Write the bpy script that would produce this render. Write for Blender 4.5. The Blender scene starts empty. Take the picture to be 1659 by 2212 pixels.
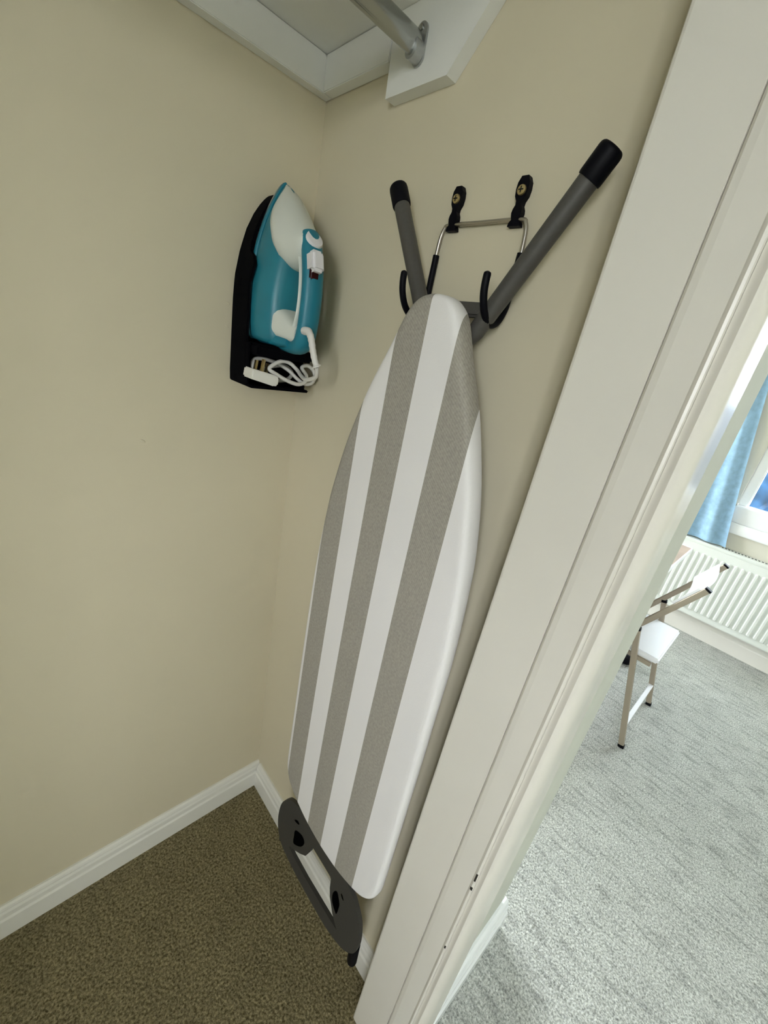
import bpy, bmesh, math, random
from mathutils import Vector, Matrix

random.seed(4)
scene = bpy.context.scene
COL = scene.collection

# ------------------------------------------------------------------ camera
F_PX = 879.67
CAM_POS = Vector((-0.49735, -0.80354, 1.36791))
CAM_R = ((0.72609337, -0.66279681, 0.18299946),      # image right
         (-0.12164765, -0.38577101, -0.91453954),    # image down
         (0.67674978, 0.64177964, -0.36073345))      # view direction
cd = bpy.data.cameras.new('camera')
cd.sensor_fit = 'HORIZONTAL'
cd.sensor_width = 36.0
cd.lens = F_PX / 1659.0 * 36.0
cd.clip_start = 0.01
cam = bpy.data.objects.new('camera', cd)
COL.objects.link(cam)
cam.matrix_world = Matrix(((CAM_R[0][0], -CAM_R[1][0], -CAM_R[2][0], CAM_POS[0]),
                           (CAM_R[0][1], -CAM_R[1][1], -CAM_R[2][1], CAM_POS[1]),
                           (CAM_R[0][2], -CAM_R[1][2], -CAM_R[2][2], CAM_POS[2]),
                           (0, 0, 0, 1)))
scene.camera = cam

# ------------------------------------------------------------------ world, light, exposure
SKY_STRENGTH = 19.3
SKY_COLOR = (0.91, 0.945, 1.0, 1)
EXPOSURE = 0.0
world = bpy.data.worlds.new('World')
scene.world = world
world.use_nodes = True
bg = world.node_tree.nodes['Background']
bg.inputs['Color'].default_value = SKY_COLOR
bg.inputs['Strength'].default_value = SKY_STRENGTH
scene.view_settings.view_transform = 'Standard'
scene.view_settings.look = 'None'
scene.view_settings.gamma = 1.0
scene.view_settings.use_curve_mapping = False
scene.view_settings.exposure = EXPOSURE
scene.cycles.max_bounces = 7
scene.cycles.diffuse_bounces = 5
scene.cycles.glossy_bounces = 3
scene.cycles.caustics_reflective = False
scene.cycles.caustics_refractive = False
scene.cycles.use_adaptive_sampling = True
scene.cycles.adaptive_threshold = 0.12
scene.cycles.adaptive_min_samples = 20
scene.cycles.use_denoising = True


def portal(name, loc, rot, sx, sy):
    l = bpy.data.lights.new(name, 'AREA')
    l.shape = 'RECTANGLE'
    l.size = sx
    l.size_y = sy
    l.cycles.is_portal = True
    o = bpy.data.objects.new(name, l)
    o.location = loc
    o.rotation_euler = rot
    COL.objects.link(o)


# room extents
XW = 2.765          # window wall face
YB = 1.9            # far wall (behind the partition)
YF = -2.8           # wall behind the camera
XL = -2.3           # wall far left
ZC = 2.40
W1 = (-1.40, -0.615, 0.905, 2.10)    # window 1 in x = XW : y0 y1 z0 z1
W2 = (0.60, 2.50, 0.55, 2.20)        # window 2 in y = YB : x0 x1 z0 z1
W3 = (-2.50, -1.56, 0.85, 2.15)      # window 3 in x = XL, unseen, added to light the closet
portal('portal_d', (XL - 0.16, (W3[0] + W3[1]) / 2, (W3[2] + W3[3]) / 2), (0, math.radians(-90), 0), W3[3] - W3[2], W3[1] - W3[0])
portal('portal_a', (XW + 0.16, (W1[0] + W1[1]) / 2, (W1[2] + W1[3]) / 2), (0, math.radians(90), 0), W1[3] - W1[2], W1[1] - W1[0])
portal('portal_b', ((W2[0] + W2[1]) / 2, YB + 0.16, (W2[2] + W2[3]) / 2), (math.radians(-90), 0, 0), W2[1] - W2[0], W2[3] - W2[2])


# ------------------------------------------------------------------ materials
def nodes_of(name):
    m = bpy.data.materials.new(name)
    m.use_nodes = True
    nt = m.node_tree
    b = nt.nodes['Principled BSDF']
    return m, nt, b


def mat(name, col, rough=0.5, metal=0.0, noise=None, bump=None, spec=None, coat=0.0, trans=0.0):
    """noise=(scale, amount) colour variation; bump=(scale, strength, distance)"""
    m, nt, b = nodes_of(name)
    b.inputs['Base Color'].default_value = (*col, 1)
    b.inputs['Roughness'].default_value = rough
    b.inputs['Metallic'].default_value = metal
    if spec is not None:
        b.inputs['Specular IOR Level'].default_value = spec
    if coat:
        b.inputs['Coat Weight'].default_value = coat
        b.inputs['Coat Roughness'].default_value = 0.12
    if trans:
        b.inputs['Transmission Weight'].default_value = trans
    tc = nt.nodes.new('ShaderNodeTexCoord')
    if noise:
        n = nt.nodes.new('ShaderNodeTexNoise')
        n.inputs['Scale'].default_value = noise[0]
        n.inputs['Detail'].default_value = 4
        nt.links.new(tc.outputs['Object'], n.inputs['Vector'])
        r = nt.nodes.new('ShaderNodeMapRange')
        r.inputs['To Min'].default_value = 1 - noise[1]
        r.inputs['To Max'].default_value = 1 + noise[1]
        r.inputs['From Min'].default_value = 0.25
        r.inputs['From Max'].default_value = 0.75
        nt.links.new(n.outputs['Fac'], r.inputs['Value'])
        x = nt.nodes.new('ShaderNodeVectorMath')
        x.operation = 'SCALE'
        x.inputs[0].default_value = col
        nt.links.new(r.outputs['Result'], x.inputs['Scale'])
        nt.links.new(x.outputs['Vector'], b.inputs['Base Color'])
    if bump:
        n = nt.nodes.new('ShaderNodeTexNoise')
        n.inputs['Scale'].default_value = bump[0]
        n.inputs['Detail'].default_value = 5
        nt.links.new(tc.outputs['Object'], n.inputs['Vector'])
        bp = nt.nodes.new('ShaderNodeBump')
        bp.inputs['Strength'].default_value = bump[1]
        bp.inputs['Distance'].default_value = bump[2]
        nt.links.new(n.outputs['Fac'], bp.inputs['Height'])
        nt.links.new(bp.outputs['Normal'], b.inputs['Normal'])
    return m


def carpet_material(name, dark, light, rows):
    m, nt, b = nodes_of(name)
    b.inputs['Roughness'].default_value = 1.0
    b.inputs['Specular IOR Level'].default_value = 0.05
    tc = nt.nodes.new('ShaderNodeTexCoord')
    v = nt.nodes.new('ShaderNodeTexVoronoi')
    v.inputs['Scale'].default_value = 170
    nt.links.new(tc.outputs['Object'], v.inputs['Vector'])
    n = nt.nodes.new('ShaderNodeTexNoise')
    n.inputs['Scale'].default_value = 190
    n.inputs['Detail'].default_value = 4
    n.inputs['Roughness'].default_value = 0.75
    nt.links.new(tc.outputs['Object'], n.inputs['Vector'])
    ramp = nt.nodes.new('ShaderNodeValToRGB')
    e = ramp.color_ramp.elements
    e[0].position = 0.36
    e[0].color = (*dark, 1)
    e[1].position = 0.64
    e[1].color = (*light, 1)
    nt.links.new(n.outputs['Fac'], ramp.inputs['Fac'])
    # soft large patches, trodden pile
    n2 = nt.nodes.new('ShaderNodeTexNoise')
    n2.inputs['Scale'].default_value = 9
    n2.inputs['Detail'].default_value = 3
    nt.links.new(tc.outputs['Object'], n2.inputs['Vector'])
    r = nt.nodes.new('ShaderNodeMapRange')
    r.inputs['From Min'].default_value = 0.3
    r.inputs['From Max'].default_value = 0.7
    r.inputs['To Min'].default_value = 0.93
    r.inputs['To Max'].default_value = 1.07
    nt.links.new(n2.outputs['Fac'], r.inputs['Value'])
    # broken rows of loops running along the room
    mp = nt.nodes.new('ShaderNodeMapping')
    mp.inputs['Scale'].default_value = (62, 13, 1)
    nt.links.new(tc.outputs['Object'], mp.inputs['Vector'])
    n3 = nt.nodes.new('ShaderNodeTexNoise')
    n3.inputs['Scale'].default_value = 1.0
    n3.inputs['Detail'].default_value = 3
    nt.links.new(mp.outputs['Vector'], n3.inputs['Vector'])
    r3 = nt.nodes.new('ShaderNodeMapRange')
    r3.inputs['From Min'].default_value = 0.34
    r3.inputs['From Max'].default_value = 0.50
    r3.inputs['To Min'].default_value = rows
    r3.inputs['To Max'].default_value = 1.0
    nt.links.new(n3.outputs['Fac'], r3.inputs['Value'])
    mm = nt.nodes.new('ShaderNodeMath')
    mm.operation = 'MULTIPLY'
    nt.links.new(r.outputs['Result'], mm.inputs[0])
    nt.links.new(r3.outputs['Result'], mm.inputs[1])
    x = nt.nodes.new('ShaderNodeVectorMath')
    x.operation = 'SCALE'
    nt.links.new(ramp.outputs['Color'], x.inputs[0])
    nt.links.new(mm.outputs['Value'], x.inputs['Scale'])
    nt.links.new(x.outputs['Vector'], b.inputs['Base Color'])
    add = nt.nodes.new('ShaderNodeMath')
    add.operation = 'SUBTRACT'
    nt.links.new(n.outputs['Fac'], add.inputs[0])
    nt.links.new(v.outputs['Distance'], add.inputs[1])
    bp = nt.nodes.new('ShaderNodeBump')
    bp.inputs['Strength'].default_value = 0.8
    bp.inputs['Distance'].default_value = 0.004
    nt.links.new(add.outputs['Value'], bp.inputs['Height'])
    nt.links.new(bp.outputs['Normal'], b.inputs['Normal'])
    return m


def stripe_material():
    """white and grey woven stripes of the ironing board cover, running along the board"""
    m, nt, b = nodes_of('striped_cotton')
    b.inputs['Roughness'].default_value = 0.9
    b.inputs['Specular IOR Level'].default_value = 0.15
    tc = nt.nodes.new('ShaderNodeTexCoord')
    at = nt.nodes.new('ShaderNodeAttribute')
    at.attribute_name = 'cloth'
    sep = nt.nodes.new('ShaderNodeSeparateXYZ')
    nt.links.new(at.outputs['Vector'], sep.inputs[0])
    mr = nt.nodes.new('ShaderNodeMapRange')
    y0, y1 = -0.62, -0.22
    mr.inputs['From Min'].default_value = y0
    mr.inputs['From Max'].default_value = y1
    nt.links.new(sep.outputs['Y'], mr.inputs['Value'])
    ramp = nt.nodes.new('ShaderNodeValToRGB')
    ramp.color_ramp.interpolation = 'CONSTANT'
    els = ramp.color_ramp.elements
    edges = [(-0.62, 0), (-0.5285, 1), (-0.4738, 0), (-0.4218, 1), (-0.3712, 0), (-0.3245, 1), (-0.2730, 0)]
    els[0].position = 0
    els[0].color = (0, 0, 0, 1)
    els.remove(els[1])
    for y, g in edges[1:]:
        e = els.new((y - y0) / (y1 - y0))
        e.color = (g, g, g, 1)
    nt.links.new(mr.outputs['Result'], ramp.inputs['Fac'])
    # twill lines in the grey yarn, slubby variation
    mp = nt.nodes.new('ShaderNodeMapping')
    mp.inputs['Rotation'].default_value = (math.radians(50), 0, 0)
    nt.links.new(at.outputs['Vector'], mp.inputs['Vector'])
    wv = nt.nodes.new('ShaderNodeTexWave')
    wv.bands_direction = 'Y'
    wv.inputs['Scale'].default_value = 90
    wv.inputs['Distortion'].default_value = 1.0
    wv.inputs['Detail Scale'].default_value = 4
    nt.links.new(mp.outputs['Vector'], wv.inputs['Vector'])
    n = nt.nodes.new('ShaderNodeTexNoise')
    n.inputs['Scale'].default_value = 260
    n.inputs['Detail'].default_value = 5
    nt.links.new(tc.outputs['Object'], n.inputs['Vector'])
    mixv = nt.nodes.new('ShaderNodeMath')
    mixv.operation = 'MULTIPLY_ADD'
    nt.links.new(wv.outputs['Fac'], mixv.inputs[0])
    mixv.inputs[1].default_value = 0.22
    nt.links.new(n.outputs['Fac'], mixv.inputs[2])
    gr = nt.nodes.new('ShaderNodeValToRGB')
    gr.color_ramp.elements[0].position = 0.25
    gr.color_ramp.elements[0].color = (*[c * 0.78 for c in STRIPE_GREY], 1)
    gr.color_ramp.elements[1].position = 1.0
    gr.color_ramp.elements[1].color = (*[c * 1.22 for c in STRIPE_GREY], 1)
    nt.links.new(mixv.outputs['Value'], gr.inputs['Fac'])
    mix = nt.nodes.new('ShaderNodeMix')
    mix.data_type = 'RGBA'
    nt.links.new(ramp.outputs['Color'], mix.inputs['Factor'])
    mix.inputs['A'].default_value = (*STRIPE_WHITE, 1)
    nt.links.new(gr.outputs['Color'], mix.inputs['B'])
    nt.links.new(mix.outputs['Result'], b.inputs['Base Color'])
    # soft puckers and weave
    nb = nt.nodes.new('ShaderNodeTexNoise')
    nb.inputs['Scale'].default_value = 700
    nt.links.new(tc.outputs['Object'], nb.inputs['Vector'])
    bp = nt.nodes.new('ShaderNodeBump')
    bp.inputs['Strength'].default_value = 0.25
    bp.inputs['Distance'].default_value = 0.001
    nt.links.new(nb.outputs['Fac'], bp.inputs['Height'])
    nt.links.new(bp.outputs['Normal'], b.inputs['Normal'])
    return m


def glass_material():
    m, nt, b = nodes_of('window_glass')
    out = nt.nodes['Material Output']
    tr = nt.nodes.new('ShaderNodeBsdfTransparent')
    tr.inputs['Color'].default_value = (0.93, 0.97, 0.98, 1)
    gl = nt.nodes.new('ShaderNodeBsdfGlossy')
    gl.inputs['Roughness'].default_value = 0.02
    mx = nt.nodes.new('ShaderNodeMixShader')
    mx.inputs['Fac'].default_value = 0.06
    nt.links.new(tr.outputs[0], mx.inputs[1])
    nt.links.new(gl.outputs[0], mx.inputs[2])
    nt.links.new(mx.outputs[0], out.inputs['Surface'])
    return m


STRIPE_GREY = (0.37, 0.345, 0.30)
STRIPE_WHITE = (0.82, 0.80, 0.79)

M = {
    'wall': mat('cream_wall_paint', (0.66, 0.60, 0.445), 0.85, noise=(2.2, 0.025), bump=(240, 0.10, 0.0006), spec=0.25),
    'room_wall': mat('pale_room_paint', (0.74, 0.72, 0.62), 0.85, bump=(240, 0.10, 0.0006), spec=0.25),
    'front_wall': mat('daylight_tinted_paint', (0.60, 0.62, 0.55), 0.8, noise=(9, 0.03), bump=(60, 0.12, 0.001), spec=0.3),  # cool grazing daylight on the partition strip is put into this colour
    'skirting_room': mat('reflection_white_gloss_paint', (0.84, 0.87, 0.88), 0.2, bump=(300, 0.05, 0.0006), spec=0.5),  # whiter, bluer skirting copy; the bright reflection is in its colour
    'ceiling': mat('white_ceiling_paint', (0.85, 0.85, 0.83), 0.9),
    'trim': mat('ivory_gloss_paint', (0.76, 0.73, 0.66), 0.26, noise=(6, 0.02), bump=(420, 0.05, 0.0006), spec=0.5),
    'skirting': mat('white_gloss_paint', (0.80, 0.79, 0.73), 0.3, bump=(300, 0.05, 0.0006), spec=0.5),
    'shelf': mat('white_satin_paint', (0.79, 0.79, 0.75), 0.5, noise=(14, 0.02), bump=(150, 0.08, 0.0008)),
    'carpet': carpet_material('grey_flecked_carpet', (0.23, 0.24, 0.22), (0.78, 0.80, 0.75), 0.72),
    'closet_carpet': carpet_material('brown_flecked_carpet', (0.078, 0.064, 0.030), (0.39, 0.335, 0.190), 0.88),
    'stripes': stripe_material(),
    'tube': mat('dark_grey_painted_tube', (0.075, 0.070, 0.062), 0.5, noise=(300, 0.08)),
    'rest': mat('dark_grey_painted_steel', (0.046, 0.043, 0.038), 0.6, noise=(300, 0.08)),
    'black': mat('black_plastic', (0.003, 0.003, 0.005), 0.5, spec=0.12),
    'rubber': mat('black_rubber', (0.003, 0.003, 0.005), 0.5, spec=0.12),
    'holder': mat('matt_black_plastic', (0.003, 0.003, 0.004), 0.7, spec=0.02),
    'wire': mat('brushed_steel_wire', (0.50, 0.47, 0.42), 0.35, metal=1.0),
    'brass': mat('brass', (0.62, 0.50, 0.26), 0.4, metal=1.0),
    'chrome': mat('chrome_plate', (0.42, 0.43, 0.42), 0.22, metal=1.0),
    'bracket': mat('grey_zinc', (0.45, 0.46, 0.45), 0.42, metal=0.8),
    'teal': mat('teal_plastic', (0.010, 0.185, 0.265), 0.42, noise=(8, 0.03)),
    'tank': mat('teal_translucent_tank', (0.018, 0.190, 0.255), 0.38, noise=(25, 0.10)),
    'iron_white': mat('pale_grey_plastic', (0.66, 0.68, 0.62), 0.42),
    'button': mat('white_plastic', (0.78, 0.76, 0.78), 0.4),
    'red': mat('dark_red_plastic', (0.030, 0.003, 0.004), 0.4, spec=0.2),
    'cord': mat('white_cord', (0.72, 0.70, 0.66), 0.5),
    'plug': mat('white_plug_plastic', (0.80, 0.78, 0.72), 0.45),
    'steel': mat('soleplate_steel', (0.6, 0.6, 0.6), 0.3, metal=1.0),
    'mesh': mat('dark_underside', (0.05, 0.043, 0.033), 0.8),
    'radiator': mat('white_enamel', (0.75, 0.79, 0.74), 0.35),
    'dark': mat('dark_gap', (0.02, 0.022, 0.02), 0.9, spec=0.05),
    'void': mat('hole_shade_black', (0.002, 0.002, 0.002), 1.0, spec=0.0),
    'curtain': mat('blue_curtain', (0.30, 0.47, 0.62), 0.95, noise=(35, 0.16), spec=0.1),
    'window': mat('white_window_frame', (0.88, 0.90, 0.90), 0.35),
    'glass': glass_material(),
    'chair': mat('champagne_metal', (0.36, 0.31, 0.24), 0.45, metal=0.2),
    'seat': mat('white_seat', (0.86, 0.87, 0.90), 0.4),
    'wood': mat('brown_wood_top', (0.36, 0.26, 0.19), 0.5, noise=(12, 0.15)),
    'leaf': mat('blue_green_foliage', (0.010, 0.034, 0.075), 0.7, noise=(7, 0.9), spec=0.1),
    'ground': mat('garden_ground', (0.25, 0.27, 0.22), 0.9, noise=(3, 0.2)),
    'chip': mat('bare_dark_chip', (0.02, 0.017, 0.013), 0.8),
}


# ------------------------------------------------------------------ helpers
def link(name, me, material, parent=None, smooth=False):
    o = bpy.data.objects.new(name, me)
    if material:
        me.materials.append(M[material])
    COL.objects.link(o)
    if parent:
        o.parent = parent
        o.matrix_parent_inverse = Matrix.Translation(parent.location).inverted()
    if smooth:
        for p in me.polygons:
            p.use_smooth = True
        try:
            me.set_sharp_from_angle(angle=math.radians(40))
        except Exception:
            pass
    return o


def from_bm(name, bm, material, parent=None, smooth=False):
    bmesh.ops.recalc_face_normals(bm, faces=bm.faces)
    me = bpy.data.meshes.new(name)
    bm.to_mesh(me)
    bm.free()
    return link(name, me, material, parent, smooth)


def add_box(bm, x0, x1, y0, y1, z0, z1):
    vs = [bm.verts.new((x, y, z)) for x in (x0, x1) for y in (y0, y1) for z in (z0, z1)]
    for f in ((0, 1, 3, 2), (4, 6, 7, 5), (0, 4, 5, 1), (2, 3, 7, 6), (0, 2, 6, 4), (1, 5, 7, 3)):
        bm.faces.new([vs[i] for i in f])


def box(name, x0, x1, y0, y1, z0, z1, material, parent=None, bevel=0.0, seg=2):
    bm = bmesh.new()
    add_box(bm, x0, x1, y0, y1, z0, z1)
    if bevel:
        bmesh.ops.bevel(bm, geom=bm.edges[:], offset=bevel, segments=seg, affect='EDGES')
    return from_bm(name, bm, material, parent, smooth=bool(bevel))


def prism(name, pts, axis, a, b, material, parent=None, smooth=False):
    """extrude polygon pts (2-D) along axis from a to b. axis 'x': pts=(y,z); 'y': (x,z); 'z': (x,y)"""
    bm = bmesh.new()

    def mk(p, t):
        return {'x': (t, p[0], p[1]), 'y': (p[0], t, p[1]), 'z': (p[0], p[1], t)}[axis]
    A = [bm.verts.new(mk(p, a)) for p in pts]
    B = [bm.verts.new(mk(p, b)) for p in pts]
    n = len(pts)
    bm.faces.new(A)
    bm.faces.new(B[::-1])
    for i in range(n):
        bm.faces.new((A[i], B[i], B[(i + 1) % n], A[(i + 1) % n]))
    return from_bm(name, bm, material, parent, smooth)


def catmull(pts, sub=6, closed=False):
    pts = [Vector(p) for p in pts]
    n = len(pts)
    out = []
    rng = range(n if closed else n - 1)
    for i in rng:
        if closed:
            p0, p1, p2, p3 = pts[(i - 1) % n], pts[i], pts[(i + 1) % n], pts[(i + 2) % n]
        else:
            p0, p1, p2, p3 = pts[max(i - 1, 0)], pts[i], pts[i + 1], pts[min(i + 2, n - 1)]
        for k in range(sub):
            t = k / sub
            out.append(0.5 * ((2 * p1) + (p2 - p0) * t + (2 * p0 - 5 * p1 + 4 * p2 - p3) * t * t
                              + (3 * p1 - 3 * p2 + p3 - p0) * t * t * t))
    if not closed:
        out.append(pts[-1])
    return out


def add_loft(bm, rings, cap0=True, cap1=True):
    R = [[bm.verts.new(p) for p in r] for r in rings]
    n = len(R[0])
    for a, b in zip(R, R[1:]):
        for i in range(n):
            bm.faces.new((a[i], a[(i + 1) % n], b[(i + 1) % n], b[i]))
    if cap0:
        bm.faces.new(R[0][::-1])
    if cap1:
        bm.faces.new(R[-1])


def loft(name, rings, material, parent=None, cap0=True, cap1=True):
    bm = bmesh.new()
    add_loft(bm, rings, cap0, cap1)
    return from_bm(name, bm, material, parent, smooth=True)


def sweep_rings(path, ra, rb=None, up=None, n=14, radii=None, square=False):
    """rings round a path; ra = radius across (side), rb = radius along 'up'"""
    path = [Vector(p) for p in path]
    rb = ra if rb is None else rb
    rings = []
    prev = None
    for i, p in enumerate(path):
        d = (path[min(i + 1, len(path) - 1)] - path[max(i - 1, 0)]).normalized()
        if up is not None:
            side = d.cross(Vector(up)).normalized()
        else:
            if prev is None:
                ref = Vector((0, 0, 1)) if abs(d.z) < 0.9 else Vector((1, 0, 0))
                side = d.cross(ref).normalized()
            else:
                side = (prev - d * prev.dot(d)).normalized()
        prev = side
        u = side.cross(d).normalized()
        s = radii[i] if radii else 1.0
        ring = []
        if square:
            k = 0.18
            base = [(1 - k, 1), (1, 1 - k), (1, -1 + k), (1 - k, -1), (-1 + k, -1), (-1, -1 + k), (-1, 1 - k), (-1 + k, 1)]
            ring = [p + side * (ra * s * c) + u * (rb * s * q) for c, q in base]
        else:
            for k in range(n):
                t = 2 * math.pi * k / n
                ring.append(p + side * (ra * s * math.cos(t)) + u * (rb * s * math.sin(t)))
        rings.append(ring)
    return rings


def tube(name, path, r, material, parent=None, n=14, rb=None, up=None, radii=None, square=False):
    return loft(name, sweep_rings(path, r, rb, up, n, radii, square), material, parent)


def round_cap(name, p0, p1, r, material, parent=None, n=18):
    """cylinder with a domed end at p1"""
    p0, p1 = Vector(p0), Vector(p1)
    d = (p1 - p0).normalized()
    L = (p1 - p0).length
    path = [p0, p0 + d * 0.002, p0 + d * (L - r * 0.42)]
    rad = [0.96, 1.0, 1.0]
    for k, q in ((0.45, 0.97), (0.75, 0.89), (0.93, 0.78), (1.0, 0.62)):
        path.append(p0 + d * (L - r * 0.42 * (1 - k)))
        rad.append(q)
    return tube(name, path, r, material, parent, n=n, radii=rad)


def thing(name, loc, label, cat, group=None):
    o = bpy.data.objects.new(name, None)
    o.empty_display_size = 0.05
    o.location = loc
    COL.objects.link(o)
    o['label'] = label
    o['category'] = cat
    if group:
        o['group'] = group
    return o


def tag(o, label=None, cat=None, kind=None):
    if label:
        o['label'] = label
    if cat:
        o['category'] = cat
    if kind:
        o['kind'] = kind
    return o


def struct(o, label):
    o['kind'] = 'structure'
    o['label'] = label
    return o


def s_empty(name, loc, label):
    o = bpy.data.objects.new(name, None)
    o.location = loc
    COL.objects.link(o)
    return struct(o, label)


# ------------------------------------------------------------------ room shell
XE, YE = 0.326, -0.717        # outer corner of the partition
def floor_piece(name, rects, material, label):
    bm = bmesh.new()
    for (x0, x1, y0, y1) in rects:
        add_box(bm, x0, x1, y0, y1, -0.08, 0.0)
    return struct(from_bm(name, bm, material), label)


YT = -0.665                   # closet floor starts here, in a darker and browner carpet colour
floor_piece('floor', [(XL - 0.1, XW + 0.1, YF - 0.1, YT), (0.16, XW + 0.1, YT, YB + 0.1)], 'carpet', 'pale grey flecked carpet of the bright room')
floor_piece('floor_closet', [(XL - 0.1, 0.16, YT, YB + 0.1)], 'closet_carpet', 'brown flecked carpet inside the closet')
struct(box('ceiling', XL - 0.1, XW + 0.1, YF - 0.1, YB + 0.1, ZC, ZC + 0.1, 'ceiling'), 'plain white ceiling above the room')
struct(box('wall_back', -1.6, 0.0, 0.0, 0.10, 0, ZC, 'wall'), 'cream painted back wall of the closet')
struct(box('wall_right', 0.0, 0.012, YE, YB, 0, ZC, 'wall'), 'cream closet side wall behind the ironing board')
struct(box('wall_partition', 0.012, XE, YE, YB, 0, ZC, 'front_wall'), 'partition wall with cool daylight in its colour, ending in an outer corner')
struct(box('wall_closet_side', -1.7, -1.6, YE, 0.10, 0, ZC, 'wall'), 'cream closet side wall on the far left')
struct(box('wall_closet_front', XL, -1.35, YE, YE + 0.1, 0, ZC, 'wall'), 'cream wall beside the closet opening')
struct(box('wall_header', -1.35, 0.0, YE, YE + 0.1, 2.06, ZC, 'wall'), 'cream wall above the closet opening')


def wall_with_window(name, axis, t0, t1, a0, a1, win, label):
    w0, w1, z0, z1 = win
    bm = bmesh.new()
    for (p, q, r, s) in ((a0, w0, 0, ZC), (w1, a1, 0, ZC), (w0, w1, 0, z0), (w0, w1, z1, ZC)):
        if axis == 'x':
            add_box(bm, t0, t1, p, q, r, s)
        else:
            add_box(bm, p, q, t0, t1, r, s)
    bmesh.ops.remove_doubles(bm, verts=bm.verts, dist=1e-5)
    return struct(from_bm(name, bm, 'room_wall'), label)


wall_with_window('wall_window', 'x', XW, XW + 0.22, YF, YB, (W1[0], W1[1], 0.80, W1[3]), 'pale wall with the bright window above the radiator')
wall_with_window('wall_far', 'y', YB, YB + 0.22, XE, XW + 0.22, W2, 'pale far wall of the room with a second window')
struct(box('wall_front', XL - 0.22, XW + 0.22, YF - 0.1, YF, 0, ZC, 'room_wall'), 'pale wall behind the viewer')
wall_with_window('wall_left', 'x', XL - 0.22, XL, YF, YE + 0.1, W3, 'pale wall with an unseen window added to light the closet')

for (dx, dz, rr_) in ((-0.3023, 1.1417, 0.0032), (-0.1582, 1.3959, 0.0022), (-0.159, 1.3571, 0.0024)):
    bm = bmesh.new()
    bmesh.ops.create_uvsphere(bm, u_segments=12, v_segments=8, radius=1.0)
    bm.transform(Matrix.Translation((dx, -0.0002, dz)) @ Matrix.Rotation(0.5, 4, 'Y') @ Matrix.Diagonal((rr_ * 1.6, 0.0011, rr_ * 0.8, 1)))
    dn = from_bm('plaster_bump', bm, 'wall', bpy.data.objects['wall_back'], smooth=True)

# windows
w = s_empty('window_1', (XW, (W1[0] + W1[1]) / 2, W1[2]), 'white framed window above the radiator beside blue curtain')
box('window_sill', XW - 0.03, XW + 0.22, W1[0] - 0.05, W1[1] + 0.005, 0.735, 0.80, 'window', w, 0.006)
fr = 0.055
box('bottom_rail', XW - 0.012, XW + 0.09, W1[0], W1[1], 0.80, W1[2], 'window', w, 0.006)
box('top_rail', XW + 0.02, XW + 0.09, W1[0], W1[1], W1[3] - fr, W1[3], 'window', w, 0.006)
for y in (W1[0], (W1[0] + W1[1] - fr) / 2, W1[1] - fr):
    box('stile', XW + 0.02, XW + 0.09, y, y + fr, W1[2], W1[3] - fr, 'window', w, 0.006)
for k in range(2):
    ya = W1[0] + fr if k == 0 else (W1[0] + W1[1] + fr) / 2
    yb = (W1[0] + W1[1] - fr) / 2 if k == 0 else W1[1] - fr
    box('pane', XW + 0.05, XW + 0.054, ya, yb, W1[2], W1[3] - fr, 'glass', w)
for nm, win, ax, t, lab in (('window_2', W2, 'y', YB + 0.05, 'second white framed window hidden behind the partition'),
                            ('window_added', W3, 'x', XL - 0.12, 'unseen white framed window added to light the closet')):
    mid = (win[0] + win[1]) / 2
    w = s_empty(nm, (mid, t, win[2]) if ax == 'y' else (t, mid, win[2]), lab)

    def bar(name, a0, a1, z0, z1):
        if ax == 'y':
            box(name, a0, a1, t, t + 0.07, z0, z1, 'window', w, 0.006)
        else:
            box(name, t, t + 0.07, a0, a1, z0, z1, 'window', w, 0.006)
    for z in (win[2], win[3] - fr):
        bar('rail', win[0], win[1], z, z + fr)
    for a in (win[0], mid - fr / 2, win[1] - fr):
        bar('stile', a, a + fr, win[2] + fr, win[3] - fr)

# ------------------------------------------------------------------ baseboards
HB = 0.093


def board_profile(h=HB, t=0.016):
    # (distance from wall, height): plain board with a rounded moulded top
    return [(0, 0), (t, 0), (t, h * 0.52), (t * 0.98, h * 0.60), (t * 0.80, h * 0.66), (t * 0.78, h * 0.80),
            (t * 0.62, h * 0.87), (t * 0.62, h * 0.90), (t * 0.5, h * 0.96), (t * 0.25, h), (0, h)]


def baseboard(name, axis, wall, sign, a, b, label, h=HB, t=0.016, m='skirting'):
    pts = [(wall + sign * d, z) for d, z in board_profile(h, t)]
    return struct(prism(name, pts, axis, a, b, m), label)


baseboard('baseboard_back', 'x', 0.0, -1, -1.6, 0.0, 'white moulded baseboard along the closet back wall')
baseboard('baseboard_right', 'y', 0.0, -1, -0.608, -0.0158, 'white moulded baseboard under the ironing board')
bb = baseboard('baseboard_front', 'x', YE, -1, 0.0145, XE + 0.018, 'short white baseboard beside the door frame', h=0.105, t=0.022, m='skirting_room')
baseboard('baseboard_corner', 'y', XE, 1, YE, YB, 'white baseboard on the hidden side of the partition', t=0.018)
baseboard('baseboard_window', 'y', XW, -1, YF, YB, 'white baseboard beneath the radiator', h=0.14, t=0.014)

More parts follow.
